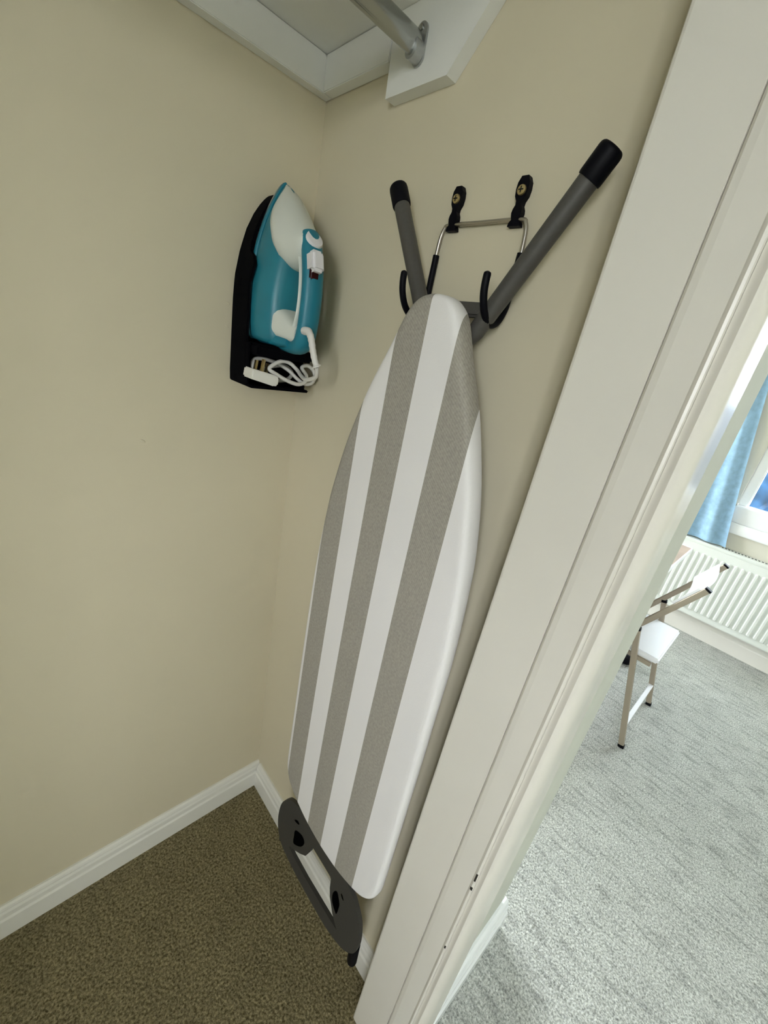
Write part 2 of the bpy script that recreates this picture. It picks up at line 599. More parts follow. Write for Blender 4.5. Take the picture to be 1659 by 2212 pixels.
# ------------------------------------------------------------------ door lining and architrave (glossy ivory)
XLN, YLN = -0.071, -0.6087
ZT = 2.06
lin = s_empty('trim_1', (XLN, -0.66, 0), 'ivory painted door lining with a thin vertical groove')
prism('lining_board', [(0.0, YLN), (XLN + 0.003, YLN), (XLN + 0.0008, YLN - 0.0015), (XLN, YLN - 0.004), (XLN, -0.6808), (XLN + 0.0006, -0.681),
                       (0.0, -0.681)], 'z', 0, ZT, 'trim', lin)
prism('stop_board', [(0.0, -0.6815), (XLN + 0.0030, -0.6815), (XLN + 0.0005, -0.6840), (XLN - 0.0002, -0.690), (XLN - 0.0002, -0.7150), (XLN - 0.0012, -0.7165),
                     (XLN - 0.0022, -0.7185), (XLN - 0.0012, -0.7208), (XLN + 0.0018, -0.7214), (0.0, -0.7214)], 'z', 0, ZT, 'trim', lin)
arc = s_empty('trim_2', (XLN, -0.73, 0), 'glossy ivory architrave moulding on the partition front')
prism('moulding', [(XLN + 0.0030, -0.7216), (XLN + 0.0030, -0.7235), (XLN + 0.0012, -0.7270), (XLN + 0.0005, -0.7295), (XLN + 0.002, -0.7325),
                   (XLN + 0.0065, -0.7358), (XLN + 0.013, -0.7384), (XLN + 0.020, -0.7397), (XLN + 0.026, -0.7400), (0.010, -0.7400), (0.0135, -0.7385),
                   (0.0145, -0.7350), (0.0145, YE), (-0.001, YE), (-0.001, -0.7216)], 'z', 0, ZT, 'trim', arc, smooth=True)
# chipped paint on the bead
for (z, dz, dy) in ((0.706, 0.016, 0.0012), (0.680, 0.006, 0.0016), (0.520, 0.006, 0.0012)):
    c = box('paint_chip', XLN - 0.0026, XLN - 0.0015, -0.7192 - dy, -0.7192 + dy, z - dz / 2, z + dz / 2, 'chip', lin)
    c['label'] = 'small dark chip in the paint'
# far jamb and head of the same opening (out of frame)
struct(box('trim_3', -1.35, -1.285, -0.735, YLN, 0, ZT, 'trim'), 'ivory door lining at the far left of the opening')
struct(box('trim_4', -1.285, XLN, -0.735, YLN, ZT - 0.07, ZT, 'trim'), 'ivory door lining across the top of the opening')

# ------------------------------------------------------------------ closet shelf with battens
ZS = 1.7486
sh = thing('closet_shelf', (-0.5, -0.02, ZS), 'white painted closet shelf on battens above the iron', 'shelf')
box('shelf_board', -1.59, -0.001, -0.56, -0.001, 1.7985, 1.817, 'shelf', sh, 0.001)
box('batten', -1.59, -0.0005, -0.0205, -0.0005, ZS, 1.798, 'shelf', sh, 0.0012)
box('batten', -0.0205, -0.0005, -0.186, -0.021, ZS, 1.798, 'shelf', sh, 0.0012)
# clipped end board that carries the rail
prism('rail_board', [(-0.1865, 1.798), (-0.1895, 1.7055), (-0.307, 1.7055), (-0.3585, 1.762), (-0.390, 1.798)], 'x', -0.0195, -0.0005, 'shelf', sh)

rail = thing('hanging_rail', (-0.02, -0.25, 1.745), 'chrome oval wardrobe rail below the white shelf', 'rail')
rings = []
for x in (-1.59, -1.0, -0.6, -0.3, -0.026):
    rings.append([(x, -0.2485 + 0.0078 * math.cos(t) * (1 + 0.12 * abs(math.cos(t))), 1.7465 + 0.0150 * math.sin(t))
                  for t in [2 * math.pi * k / 32 for k in range(32)]])
loft('rail_tube', rings, 'chrome', rail)
bm = bmesh.new()
# bracket: oval plate on the board plus a cup round the rail end
for (x0, x1, a, zb, zt) in ((-0.0225, -0.0197, 0.0105, 1.726, 1.772), (-0.036, -0.0226, 0.0108, 1.7275, 1.752)):
    ring = []
    for k in range(28):
        t = 2 * math.pi * k / 28
        zc = zt - a if math.sin(t) > 0 else zb + a
        ring.append((-0.2490 + a * math.cos(t), zc + a * math.sin(t)))
    A = [[(x, y, z) for y, z in ring] for x in (x0, x1)]
    add_loft(bm, A)
br = from_bm('bracket', bm, 'bracket', rail, smooth=True)
br['label'] = 'grey metal end bracket'
tube('screw', [(-0.0245, -0.249, 1.7655), (-0.0215, -0.249, 1.7655)], 0.0034, 'chrome', br)

# ------------------------------------------------------------------ ironing board hanger on the wall
hang = thing('board_hanger', (0, -0.41, 1.54), 'steel wire hanger with black hooks screwed to the wall', 'hook')
ZW = 1.5425
for y in (-0.358, -0.457):
    s = 1
    # waisted plastic wall plate
    prof = [(1.586, 0.0045), (1.580, 0.0078), (1.573, 0.0085), (1.566, 0.0075), (1.561, 0.0045), (1.557, 0.0040), (1.553, 0.0062), (1.549, 0.0070),
            (1.545, 0.0062), (1.542, 0.0050), (1.539, 0.0075), (1.535, 0.0085)]
    pts = [(y + h, z) for z, h in prof] + [(y - h, z) for z, h in prof[::-1]]
    pl = prism('wall_plate', pts, 'x', -0.0005, -0.0085, 'black', hang)
    tube('screw', [(-0.0084, y, 1.5715), (-0.0105, y, 1.5715), (-0.0112, y, 1.5715)], 0.0058, 'brass', pl, n=18, radii=[1, 0.9, 0.5])
    bm = bmesh.new()
    add_box(bm, -0.0116, -0.0111, y - 0.0032, y + 0.0032, 1.5709, 1.5721)
    add_box(bm, -0.0116, -0.0111, y - 0.0006, y + 0.0006, 1.5683, 1.5747)
    from_bm('screw_slot', bm, 'dark', pl)
wp = [(-0.0055, -0.3385, 1.500), (-0.0055, -0.340, 1.525), (-0.0055, -0.344, 1.538), (-0.0055, -0.353, ZW), (-0.0055, -0.40, ZW), (-0.0055, -0.462, ZW),
      (-0.0055, -0.472, 1.538), (-0.0055, -0.4755, 1.525), (-0.0055, -0.477, 1.500)]
tube('wire', catmull(wp, 5), 0.0026, 'wire', hang, n=10)
for y in (-0.339, -0.4765):
    hp = [(-0.0055, y, 1.5065), (-0.0062, y, 1.48), (-0.0070, y, 1.457), (-0.0100, y, 1.4400), (-0.019, y, 1.4265), (-0.033, y, 1.4225), (-0.0480, y, 1.4320),
          (-0.0575, y, 1.4470), (-0.0610, y, 1.461), (-0.0613, y, 1.474)]
    p = catmull(hp, 6)
    rad = [1.0] * len(p)
    rad[-1] = 0.35
    rad[-2] = 0.9
    h = tube('hook_sleeve', p, 0.0045, 'rubber', hang, n=14, radii=rad)
    h['label'] = 'black rubber covered hook'

# ------------------------------------------------------------------ ironing board
YC = -0.4215
ib = thing('ironing_board', (-0.07, YC, 0.12), 'folded ironing board with grey and white striped cover hanging on wall', 'ironing board')
half = [(1.4455, 0.0), (1.4440, 0.014), (1.4380, 0.028), (1.4250, 0.041), (1.4040, 0.052), (1.378, 0.0635), (1.323, 0.0905), (1.265, 0.1125), (1.212, 0.1290),
        (1.153, 0.1420), (1.108, 0.1490), (1.0, 0.1590), (0.90, 0.1620), (0.774, 0.1630), (0.60, 0.1630), (0.48, 0.1630), (0.435, 0.1610), (0.408, 0.1520),
        (0.388, 0.1370), (0.373, 0.1140), (0.360, 0.0800), (0.352, 0.0450), (0.3485, 0.0)]
outline = [(YC - h, z) for z, h in half] + [(YC + h, z) for z, h in half[-2:0:-1]]
OUT = [(p.x, p.y) for p in catmull([(y, z, 0) for y, z in outline], 4, closed=True)]


def offset(poly, d):
    n = len(poly)
    res = []
    for i in range(n):
        a, b = Vector(poly[i - 1]), Vector(poly[(i + 1) % n])
        t = (b - a).normalized()
        nrm = Vector((-t.y, t.x))
        res.append((poly[i][0] + nrm.x * d, poly[i][1] + nrm.y * d))
    return res


# orientation: positive d must shrink
_a = sum(OUT[i - 1][0] * OUT[i][1] - OUT[i][0] * OUT[i - 1][1] for i in range(len(OUT)))
SG = 1 if _a > 0 else -1
rings = []


def puff(z):
    # the padding is fuller round the nose and pulled flat towards the tail
    return min(1.0, max(0.0, (z - 0.88) / 0.27))


for x, xb, d in ((-0.0640, -0.0540, 0.014), (-0.0640, -0.0540, 0.005), (-0.0650, -0.0550, 0.0018), (-0.0680, -0.0600, 0.0), (-0.0735, -0.0710, 0.0),
                 (-0.0785, -0.0775, 0.0006), (-0.0815, -0.0812, 0.0018), (-0.0838, -0.0837, 0.0040), (-0.0850, -0.0850, 0.0080), (-0.0853, -0.0853, 0.014)):
    rings.append([(x + (xb - x) * puff(z), y, z) for y, z in offset(OUT, SG * d)])
cv = loft('cover', rings, 'stripes', ib, cap0=False, cap1=True)
# cloth coordinates: the sides are unrolled so that the woven stripes run straight over the edge
un = cv.data.attributes.new('cloth', 'FLOAT_VECTOR', 'POINT')
o1 = offset(OUT, SG * 0.01)
i = 0
for ring in rings:
    for k, (x, y, z) in enumerate(ring):
        ny, nz = (OUT[k][0] - o1[k][0]) / 0.01, (OUT[k][1] - o1[k][1]) / 0.01
        e = max(0.0, x + 0.0853) * 0.66
        un.data[i].vector = (0.0, y + ny * e, z + nz * e)
        i += 1
rings = [[(x, y, z) for y, z in offset(OUT, SG * d)] for x, d in ((-0.0650, 0.016), (-0.046, 0.018), (-0.045, 0.020))]
loft('board_frame', rings, 'mesh', ib)

XT = -0.036
# leg pair that sticks out above the nose, with black end caps and a cross bar
for s in (-1, 1):
    tip = Vector((XT, YC + 0.004 + s * 0.1475, 1.5825))
    low = Vector((XT, YC + 0.004 + s * 0.044, 1.412))
    d = (low - tip).normalized()
    p = [tip, low, low + d * 0.03 + Vector((0, -s * 0.002, 0)), Vector((XT, YC + s * 0.018, 1.30)), Vector((XT, YC + s * 0.018, 0.75)),
         Vector((XT, YC + s * 0.018, 0.50))]
    lg = tube('leg', [tip] + catmull(p[1:], 5), 0.0112, 'tube', ib, n=20)
    round_cap('leg_cap', tip - d * -0.026, tip - d * 0.004, 0.0130, 'rubber', lg, n=20)
box('cross_bar', XT - 0.009, XT + 0.006, YC - 0.056, YC + 0.062, 1.4275, 1.4445, 'tube', ib, 0.003)
# second leg pair folded behind the board
for s in (-1, 1):
    tube('leg', [(-0.036, YC + s * 0.060, 0.92), (-0.036, YC + s * 0.085, 0.60), (-0.036, YC + s * 0.095, 0.375)], 0.0085, 'tube', ib, n=12)

# iron rest below the tail
outer = [(-0.2796, 0.3242), (-0.2981, 0.3450), (-0.345, 0.366), (-0.42, 0.372), (-0.500, 0.366), (-0.5334, 0.3539), (-0.5486, 0.3400), (-0.5665, 0.3128), (-0.5744, 0.2802), (-0.5771, 0.2472),
         (-0.5729, 0.2150), (-0.556, 0.1852), (-0.5336, 0.1661), (-0.4901, 0.1490), (-0.4394, 0.1430), (-0.365, 0.1420), (-0.3017, 0.1503),
         (-0.2742, 0.1660), (-0.2593, 0.199), (-0.2555, 0.2438), (-0.2626, 0.2900)]
inner = [(-0.3166, 0.1945), (-0.338, 0.212), (-0.3591, 0.2300), (-0.3795, 0.2519), (-0.3907, 0.2829), (-0.3948, 0.3070), (-0.400, 0.3110), (-0.436, 0.3115), (-0.4660, 0.3110), (-0.4699, 0.307),
         (-0.4721, 0.28), (-0.478, 0.255), (-0.4951, 0.2209), (-0.5161, 0.1963), (-0.50, 0.1930), (-0.4624, 0.1900), (-0.3934, 0.1860), (-0.337, 0.1880)]


def plate_with_hole(name, out, holes, x0, x1, material, parent):
    bm = bmesh.new()
    edges = []
    for loop in [out] + holes:
        vs = [bm.verts.new((x0, y, z)) for y, z in loop]
        for i in range(len(vs)):
            edges.append(bm.edges.new((vs[i - 1], vs[i])))
    bmesh.ops.triangle_fill(bm, use_beauty=True, use_dissolve=False, edges=edges)
    r = bmesh.ops.extrude_face_region(bm, geom=bm.faces[:])
    vs = [g for g in r['geom'] if isinstance(g, bmesh.types.BMVert)]
    bmesh.ops.translate(bm, verts=vs, vec=(x1 - x0, 0, 0))
    return from_bm(name, bm, material, parent, smooth=True)


OC = [(p.x, p.y) for p in catmull([(y, z, 0) for y, z in outer], 4, closed=True)]
IC = inner
SL = [[(p.x, p.y) for p in catmull([(y, z, 0) for y, z in q], 4, closed=True)] for q in (
    [(-0.3305, 0.2781), (-0.3524, 0.2934), (-0.3651, 0.2909), (-0.3676, 0.2789), (-0.3596, 0.2583), (-0.3427, 0.2386), (-0.3302, 0.2312), (-0.3288, 0.2545)],
    [(-0.4879, 0.294), (-0.4954, 0.3006), (-0.5051, 0.285), (-0.5083, 0.2719), (-0.5065, 0.2415), (-0.5003, 0.2416), (-0.4879, 0.2547), (-0.4842, 0.2768)],
    [(-0.3212, 0.3046), (-0.3321, 0.3163), (-0.3402, 0.3135), (-0.3321, 0.307)],
    [(-0.5054, 0.3146), (-0.5098, 0.3146), (-0.5156, 0.3064), (-0.5094, 0.3079)])]
ir = plate_with_hole('iron_rest', OC, [IC], -0.0830, -0.0745, 'rest', ib)
for s in (-1, 1):
    f0 = Vector((-0.0620, -0.4120 + s * 0.1470, 0.190))
    round_cap('rubber_foot', f0, f0 + Vector((0, s * 0.003, -0.064)), 0.0112, 'rubber', ir, n=16)
ir['label'] = 'dark grey metal iron rest with a cut-out grip'


def blob(name, pts, x0, x1, material, parent):
    P = catmull([(y, z, 0) for y, z in pts], 5, closed=True)
    bm = bmesh.new()
    add_loft(bm, [[(x, p.x, p.y) for p in P] for x in (x0, x1)])
    return from_bm(name, bm, material, parent)


for q in SL:
    bm = bmesh.new()
    add_loft(bm, [[(x, y, z) for y, z in q] for x in (-0.0837, -0.0800)])
    from_bm('slot_shade', bm, 'void', ir)  # raised black disc painted for the dark inside each hole

# ------------------------------------------------------------------ iron holder on the closet back wall
XI = -0.090
Z0 = 1.345           # heel of the iron


def plan(scale, nose, heel=0.0, n=56, wmax=0.055):
    """iron foot-print: list of (w, s); s = 0 heel ... nose"""
    tab = [(0.0, 0.80), (0.004, 0.90), (0.012, 0.955), (0.03, 0.99), (0.06, 1.0), (0.10, 0.965), (0.14, 0.855), (0.175, 0.69), (0.205, 0.49), (0.228, 0.29),
           (0.242, 0.145), (0.249, 0.045), (0.2505, 0.0)]
    pts = []
    for s, w_ in tab:
        ss = heel + (nose - heel) * s / 0.2505
        pts.append((w_ * wmax * scale, ss))
    left = [(-w_, s) for w_, s in pts]
    right = [(w_, s) for w_, s in pts[-2::-1]]
    L = catmull([(w_, s, 0) for w_, s in left + right], 3)
    return [(p.x, p.y) for p in L]


def W(w_, s, h):
    return (XI + w_, -h, Z0 + s)


SHELL = [(-0.081, 0.0555), (-0.078, 0.0590), (-0.070, 0.0600), (0.0, 0.0602), (0.070, 0.0602), (0.10, 0.0585), (0.14, 0.0515), (0.175, 0.0415), (0.203, 0.0290), (0.222, 0.0165),
         (0.232, 0.0075), (0.2355, 0.0025), (0.2360, 0.0)]


def shell_hw(s):
    for (a, wa), (b2, wb) in zip(SHELL, SHELL[1:]):
        if a <= s <= b2:
            return wa + (wb - wa) * (s - a) / (b2 - a)
    return 0.0


def shell_plan(k):
    L = [(-w_ * k, s) for s, w_ in SHELL] + [(w_ * k, s) for s, w_ in SHELL[-2::-1]]
    return [(p.x, p.y) for p in catmull([(a, b2, 0) for a, b2 in L], 3)]


hold = thing('iron_holder', (XI, 0, 1.262), 'black plastic iron holder fixed to the wall near corner', 'iron holder')
rings = []
for h, sc in ((0.0005, 0.985), (0.012, 1.0), (0.0305, 1.0), (0.0325, 0.985), (0.0332, 0.93)):
    rings.append([W(w_, s, h) for w_, s in shell_plan(sc)])
loft('back_shell', rings, 'holder', hold, cap0=True, cap1=True)
# deep side walls of the lower half
for sgn in (-1, 1):
    pr = [(-0.078, 0.062), (-0.06, 0.0625), (0.0, 0.0625), (0.062, 0.060), (0.088, 0.058), (0.102, 0.064), (0.118, 0.066), (0.130, 0.057), (0.137, 0.043), (0.15, 0.0375), (0.175, 0.0365), (0.20, 0.0355), (0.218, 0.033)]
    bm = bmesh.new()
    rows = []
    for s, hh in pr:
        hwv = shell_hw(s)
        rows.append([bm.verts.new(W(sgn * (hwv + 0.0004), s, 0.001)), bm.verts.new(W(sgn * (hwv + 0.0004), s, hh)),
                     bm.verts.new(W(sgn * (hwv - 0.0045), s, hh)), bm.verts.new(W(sgn * (hwv - 0.0045), s, 0.001))])
    for a, b2 in zip(rows, rows[1:]):
        for i in range(4):
            bm.faces.new((a[i], a[(i + 1) % 4], b2[(i + 1) % 4], b2[i]))
    bm.faces.new(rows[0][::-1])
    bm.faces.new(rows[-1])
    from_bm('side_wall', bm, 'holder', hold, smooth=True)
# cord tray under the heel
zb = 1.264
box('tray_floor', XI - 0.060, XI + 0.060, -0.092, -0.001, zb, zb + 0.005, 'holder', hold, 0.0015)
box('tray_top', XI - 0.0555, XI + 0.058, -0.100, -0.030, 1.320, 1.3400, 'holder', hold, 0.004)
box('tray_side', XI - 0.0602, XI - 0.056, -0.075, -0.060, zb + 0.001, 1.34, 'holder', hold, 0.0015)
box('tray_side', XI + 0.056, XI + 0.0602, -0.078, -0.060, zb + 0.001, 1.30, 'holder', hold, 0.0015)

# ------------------------------------------------------------------ steam iron, nose up, sole against the holder
ir2 = thing('steam_iron', (XI, -0.05, Z0), 'teal and white steam iron standing nose up in its holder', 'iron')
rings = [[W(w_, s, h) for w_, s in plan(sc, nose, 0.002)] for h, sc, nose in ((0.0345, 0.93, 0.247), (0.0365, 0.95, 0.2495), (0.0400, 0.95, 0.2495))]
loft('soleplate', rings, 'steel', ir2)
rings = [[W(w_, s, h) for w_, s in plan(sc, nose, hl)] for h, sc, nose, hl in
         ((0.0402, 0.93, 0.2480, 0.002), (0.0420, 0.965, 0.2505, 0.001), (0.0480, 0.965, 0.2505, 0.001), (0.0495, 0.93, 0.2480, 0.002))]
lip = loft('skirt', rings, 'teal', ir2)
rings = [[W(w_, s, h) for w_, s in plan(sc, nose, hl)] for h, sc, nose, hl in
         ((0.0496, 0.88, 0.2420, 0.004), (0.0515, 0.93, 0.2460, 0.002), (0.058, 0.945, 0.2450, 0.001), (0.075, 0.915, 0.2360, 0.000), (0.090, 0.84, 0.2200, 0.000),
          (0.102, 0.735, 0.2000, 0.002), (0.109, 0.61, 0.178, 0.006), (0.1115, 0.48, 0.155, 0.012))]
loft('water_tank', rings, 'tank', ir2)


def oval(sf, sb, hw, h, n=64, pw=1.0, sharp=0.0):
    """super-ellipse ring; pw < 1 squares it off, sharp narrows the front"""
    out = []
    for k in range(n):
        t = 2 * math.pi * k / n
        c = math.copysign(abs(math.cos(t)) ** pw, math.cos(t))
        sn = math.copysign(abs(math.sin(t)) ** pw, math.sin(t))
        u = (c + 1) / 2
        out.append(W(hw * sn * (1 - sharp * u), sb + (sf - sb) * u, h))
    return out


# pale front cowl: rises from the nose to the front of the handle
rings = [oval(0.2470, 0.205, 0.010, 0.052, sharp=0.55), oval(0.2420, 0.176, 0.030, 0.064, sharp=0.45), oval(0.2345, 0.150, 0.0445, 0.076, sharp=0.35),
         oval(0.2240, 0.133, 0.0475, 0.088, sharp=0.3), oval(0.2130, 0.122, 0.0440, 0.100, sharp=0.22), oval(0.2020, 0.119, 0.0370, 0.112, sharp=0.15),
         oval(0.1910, 0.122, 0.0300, 0.124), oval(0.1820, 0.128, 0.0250, 0.136), oval(0.1755, 0.133, 0.0215, 0.146), oval(0.1690, 0.142, 0.0150, 0.151)]
loft('front_cowl', rings, 'iron_white', ir2)
# pale rear post
rings = [oval(0.066, 0.010, 0.0415, 0.088, pw=0.5), oval(0.064, 0.010, 0.0395, 0.100, pw=0.5), oval(0.058, 0.009, 0.0335, 0.112, pw=0.55),
         oval(0.048, 0.008, 0.0265, 0.126, pw=0.6), oval(0.040, 0.006, 0.0215, 0.140, pw=0.7), oval(0.036, 0.008, 0.0180, 0.150, pw=0.8)]
loft('rear_post', rings, 'iron_white', ir2)
# teal handle
hp = [(0.004, 0.075), (0.003, 0.100), (0.002, 0.125), (0.006, 0.146), (0.022, 0.157), (0.055, 0.1615), (0.090, 0.1620), (0.120, 0.1580), (0.146, 0.1500), (0.164, 0.1430), (0.172, 0.1385)]
hp = catmull([(0, s, h) for s, h in hp], 4)
path = [W(0, p.y, p.z) for p in hp]
n = len(path)
rad = []
for i in range(n):
    t = i / (n - 1)
    rad.append(1.0 if 0.06 < t < 0.9 else (0.82 + 0.18 * min(t / 0.06, (1 - t) / 0.1)))
R_ = []
for ring, p, s in zip(sweep_rings(path, 0.0130, 0.0185, up=(1, 0, 0), n=24), path, rad):
    R_.append([Vector(p) + (Vector(q) - Vector(p)) * s for q in ring])
loft('handle', R_, 'teal', ir2)
# pale trim along the under-side of the handle
tp = catmull([(0, s, h) for s, h in ((0.032, 0.1410), (0.050, 0.1480), (0.075, 0.1505), (0.100, 0.1495), (0.122, 0.1455), (0.136, 0.1400))], 4)
loft('handle_trim', sweep_rings([W(0, p.y, p.z) for p in tp], 0.0045, 0.0186, up=(1, 0, 0), n=20), 'iron_white', ir2)
# heel back plate (teal foot below the pale post)
rings = [oval(0.022, -0.004, 0.040, 0.060, pw=0.5), oval(0.020, -0.004, 0.038, 0.090, pw=0.5), oval(0.017, -0.004, 0.031, 0.112, pw=0.6), oval(0.014, -0.002, 0.022, 0.132, pw=0.7)]
loft('heel', rings, 'teal', ir2)
# steam dial and thumb button on the front of the handle
d = Vector((0, -0.80, 0.60)).normalized()
c0 = Vector(W(0, 0.160, 0.1475))
dl = loft('steam_dial', sweep_rings([c0, c0 + d * 0.006, c0 + d * 0.0095, c0 + d * 0.0102], 0.0150, n=24, radii=[1, 1, 0.9, 0.6]), 'button', ir2)
bm = bmesh.new()
add_box(bm, -0.0115, 0.0115, -0.011, 0.011, -0.0155, 0.0155)
bmesh.ops.bevel(bm, geom=bm.edges[:], offset=0.0045, segments=3, affect='EDGES')
bm.transform(Matrix.Translation(Vector(W(-0.004, 0.131, 0.1690))) @ Matrix.Rotation(math.radians(-16), 4, 'X'))
b_ = from_bm('steam_button', bm, 'button', ir2, smooth=True)
b_['label'] = 'white thumb button'
bm = bmesh.new()
add_box(bm, -0.0085, 0.0085, -0.004, 0.004, -0.010, 0.010)
bmesh.ops.bevel(bm, geom=bm.edges[:], offset=0.003, segments=3, affect='EDGES')
bm.transform(Matrix.Translation(Vector(W(-0.005, 0.1150, 0.1705))))
b_ = from_bm('button_recess', bm, 'red', ir2, smooth=True)
b_['label'] = 'dark red recess under the button'

# cord: ribbed strain relief, loops in the tray, three-pin plug
rel = catmull([W(-0.010, 0.030, 0.166), W(-0.009, 0.029, 0.180), W(-0.008, 0.018, 0.188), W(-0.006, 0.002, 0.193), W(-0.002, -0.014, 0.197), W(0.001, -0.0215, 0.199)], 6)
rr = []
for i in range(len(rel)):
    t = i / (len(rel) - 1)
    rr.append(1.15 if t < 0.2 else (1.0 - 0.16 * t + (0.10 if i % 3 == 0 else 0.0)) if t < 0.92 else 1.25)
tube('strain_relief', rel, 0.0058, 'cord', ir2, n=14, radii=rr)
cp = [W(0.001, -0.0215, 0.199), (-0.080, -0.186, 1.306), (-0.075, -0.150, 1.296), (-0.066, -0.118, 1.298), (-0.062, -0.094, 1.306), (-0.075, -0.088, 1.3155),
      (-0.092, -0.087, 1.3165), (-0.108, -0.087, 1.308), (-0.1155, -0.089, 1.300), (-0.104, -0.092, 1.2935), (-0.080, -0.094, 1.284), (-0.058, -0.095, 1.2795),
      (-0.042, -0.093, 1.284), (-0.0365, -0.090, 1.296), (-0.045, -0.084, 1.309), (-0.032, -0.080, 1.3145), (-0.018, -0.080, 1.309), (-0.012, -0.082, 1.297),
      (-0.018, -0.084, 1.284), (-0.034, -0.083, 1.280), (-0.050, -0.078, 1.288), (-0.066, -0.070, 1.301), (-0.090, -0.060, 1.311), (-0.118, -0.058, 1.314),
      (-0.134, -0.062, 1.309), (-0.136, -0.068, 1.296), (-0.122, -0.072, 1.288)]
tube('cord', catmull(cp, 7), 0.0036, 'cord', ir2, n=10)
cp2 = [(-0.110, -0.052, 1.282), (-0.085, -0.050, 1.276), (-0.058, -0.052, 1.280), (-0.045, -0.050, 1.294), (-0.062, -0.046, 1.306), (-0.090, -0.044, 1.300), (-0.112, -0.046, 1.290)]
tube('cord', catmull(cp2, 6), 0.0036, 'cord', ir2, n=10)
bm = bmesh.new()
prof = [(-0.026, -0.008), (0.020, -0.011), (0.027, -0.008), (0.027, 0.006), (0.022, 0.0085), (-0.026, 0.0095)]
A = [bm.verts.new((p[0], -0.016, p[1])) for p in prof]
B = [bm.verts.new((p[0], 0.020, p[1])) for p in prof]
bm.faces.new(A)
bm.faces.new(B[::-1])
for i in range(6):
    bm.faces.new((A[i], B[i], B[(i + 1) % 6], A[(i + 1) % 6]))
bmesh.ops.bevel(bm, geom=bm.edges[:], offset=0.0022, segments=2, affect='EDGES')
PM = Matrix.Translation((-0.128, -0.086, 1.2855)) @ Matrix.Rotation(math.radians(8), 4, 'Y')
bm.transform(PM)
pg = from_bm('plug', bm, 'plug', ir2, smooth=True)
pg['label'] = 'white three-pin plug'
for (px, py, L) in ((-0.006, -0.008, 0.022), (-0.011, 0.008, 0.017), (0.011, 0.008, 0.017)):
    bm = bmesh.new()
    add_box(bm, px - 0.0020, px + 0.0020, py - 0.0032, py + 0.0032, 0.006, 0.008 + L)
    bm.transform(PM)
    from_bm('pin', bm, 'brass', pg)

# ------------------------------------------------------------------ radiator under the window
RX = 2.683
RY0, RY1 = -1.75, 0.10
RZ0, RZ1 = 0.150, 0.618
rd = thing('radiator', (RX + 0.04, -0.9, RZ0), 'long white ribbed panel radiator under the window', 'radiator')
box('panel', RX, RX + 0.012, RY0, RY1, RZ0, RZ1, 'radiator', rd, 0.004)
box('rear_panel', RX + 0.050, RX + 0.062, RY0, RY1, RZ0, RZ1, 'radiator', rd, 0.004)
box('end_cover', RX, RX + 0.066, RY0 - 0.004, RY0, RZ0, RZ1 + 0.018, 'radiator', rd, 0.001)
box('end_cover', RX, RX + 0.066, RY1, RY1 + 0.004, RZ0, RZ1 + 0.018, 'radiator', rd, 0.001)
g = box('top_grille', RX - 0.001, RX + 0.066, RY0, RY1, RZ1, RZ1 + 0.018, 'radiator', rd, 0.003)
bm = bmesh.new()
y = -0.66
while y > -1.6:
    add_box(bm, RX + 0.034, RX + 0.050, y - 0.0045, y + 0.0045, RZ1 + 0.0178, RZ1 + 0.0186)
    y -= 0.0165
sl = from_bm('vent_slots', bm, 'dark', g)
sl['kind'] = 'stuff'
# pressed ribs, one mesh shared by all
rib_z0, rib_z1, rw = 0.188, 0.568, 0.0115
ring0, ring1 = [], []
for k in range(24):
    t = 2 * math.pi * k / 24
    zc = rib_z1 - rw if math.sin(t) > 0 else rib_z0 + rw
    ring0.append((0.0, rw * math.cos(t), zc + rw * math.sin(t)))
    ring1.append((-0.0095, 0.45 * rw * math.cos(t), zc + 0.55 * rw * math.sin(t)))
bm = bmesh.new()
add_loft(bm, [ring0, ring1])
bmesh.ops.recalc_face_normals(bm, faces=bm.faces)
rib_me = bpy.data.meshes.new('rib')
bm.to_mesh(rib_me)
bm.free()
rib_me.materials.append(M['radiator'])
y = -0.414
while y > -1.45:
    o = bpy.data.objects.new('rib', rib_me)
    COL.objects.link(o)
    o.parent = rd
    o.matrix_parent_inverse = Matrix.Translation(rd.location).inverted()
    o.location = (RX + 0.0005, y - 0.0115, 0)
    y -= 0.0340

# ------------------------------------------------------------------ blue curtain beside the window
cur = thing('curtain', (2.72, -0.45, 0.64), 'blue curtain hanging beside the window above radiator', 'curtain')
bm = bmesh.new()
NU, NV = 90, 30
grid = []
for j in range(NV + 1):
    v = j / NV
    z = 0.645 + v * (2.16 - 0.645)
    yr = -0.672 + 0.20 * min(1.0, v / 0.72) ** 0.9
    yl = -0.15
    row = []
    for i in range(NU + 1):
        u = i / NU
        yy = yr + (yl - yr) * u
        xx = 2.704 + 0.014 * math.sin(u * 2 * math.pi * 4 + 0.6 * math.sin(3 * v)) + 0.003 * math.sin(u * 31 + v * 5)
        row.append(bm.verts.new((xx, yy, z)))
    grid.append(row)
for j in range(NV):
    for i in range(NU):
        bm.faces.new((grid[j][i], grid[j][i + 1], grid[j + 1][i + 1], grid[j + 1][i]))
r = bmesh.ops.extrude_face_region(bm, geom=bm.faces[:])
bmesh.ops.translate(bm, verts=[q for q in r['geom'] if isinstance(q, bmesh.types.BMVert)], vec=(0.003, 0, 0))
from_bm('fabric', bm, 'curtain', cur, smooth=True)
tube('curtain_pole', [(2.70, -2.6, 2.19), (2.70, 0.2, 2.19)], 0.012, 'window', cur)

# ------------------------------------------------------------------ folding chair tucked under the desk
CX0, CX1 = 1.304, 1.714
ch = thing('folding_chair', ((CX0 + CX1) / 2, -0.55, 0), 'folding metal chair with white seat tucked under the desk', 'chair')


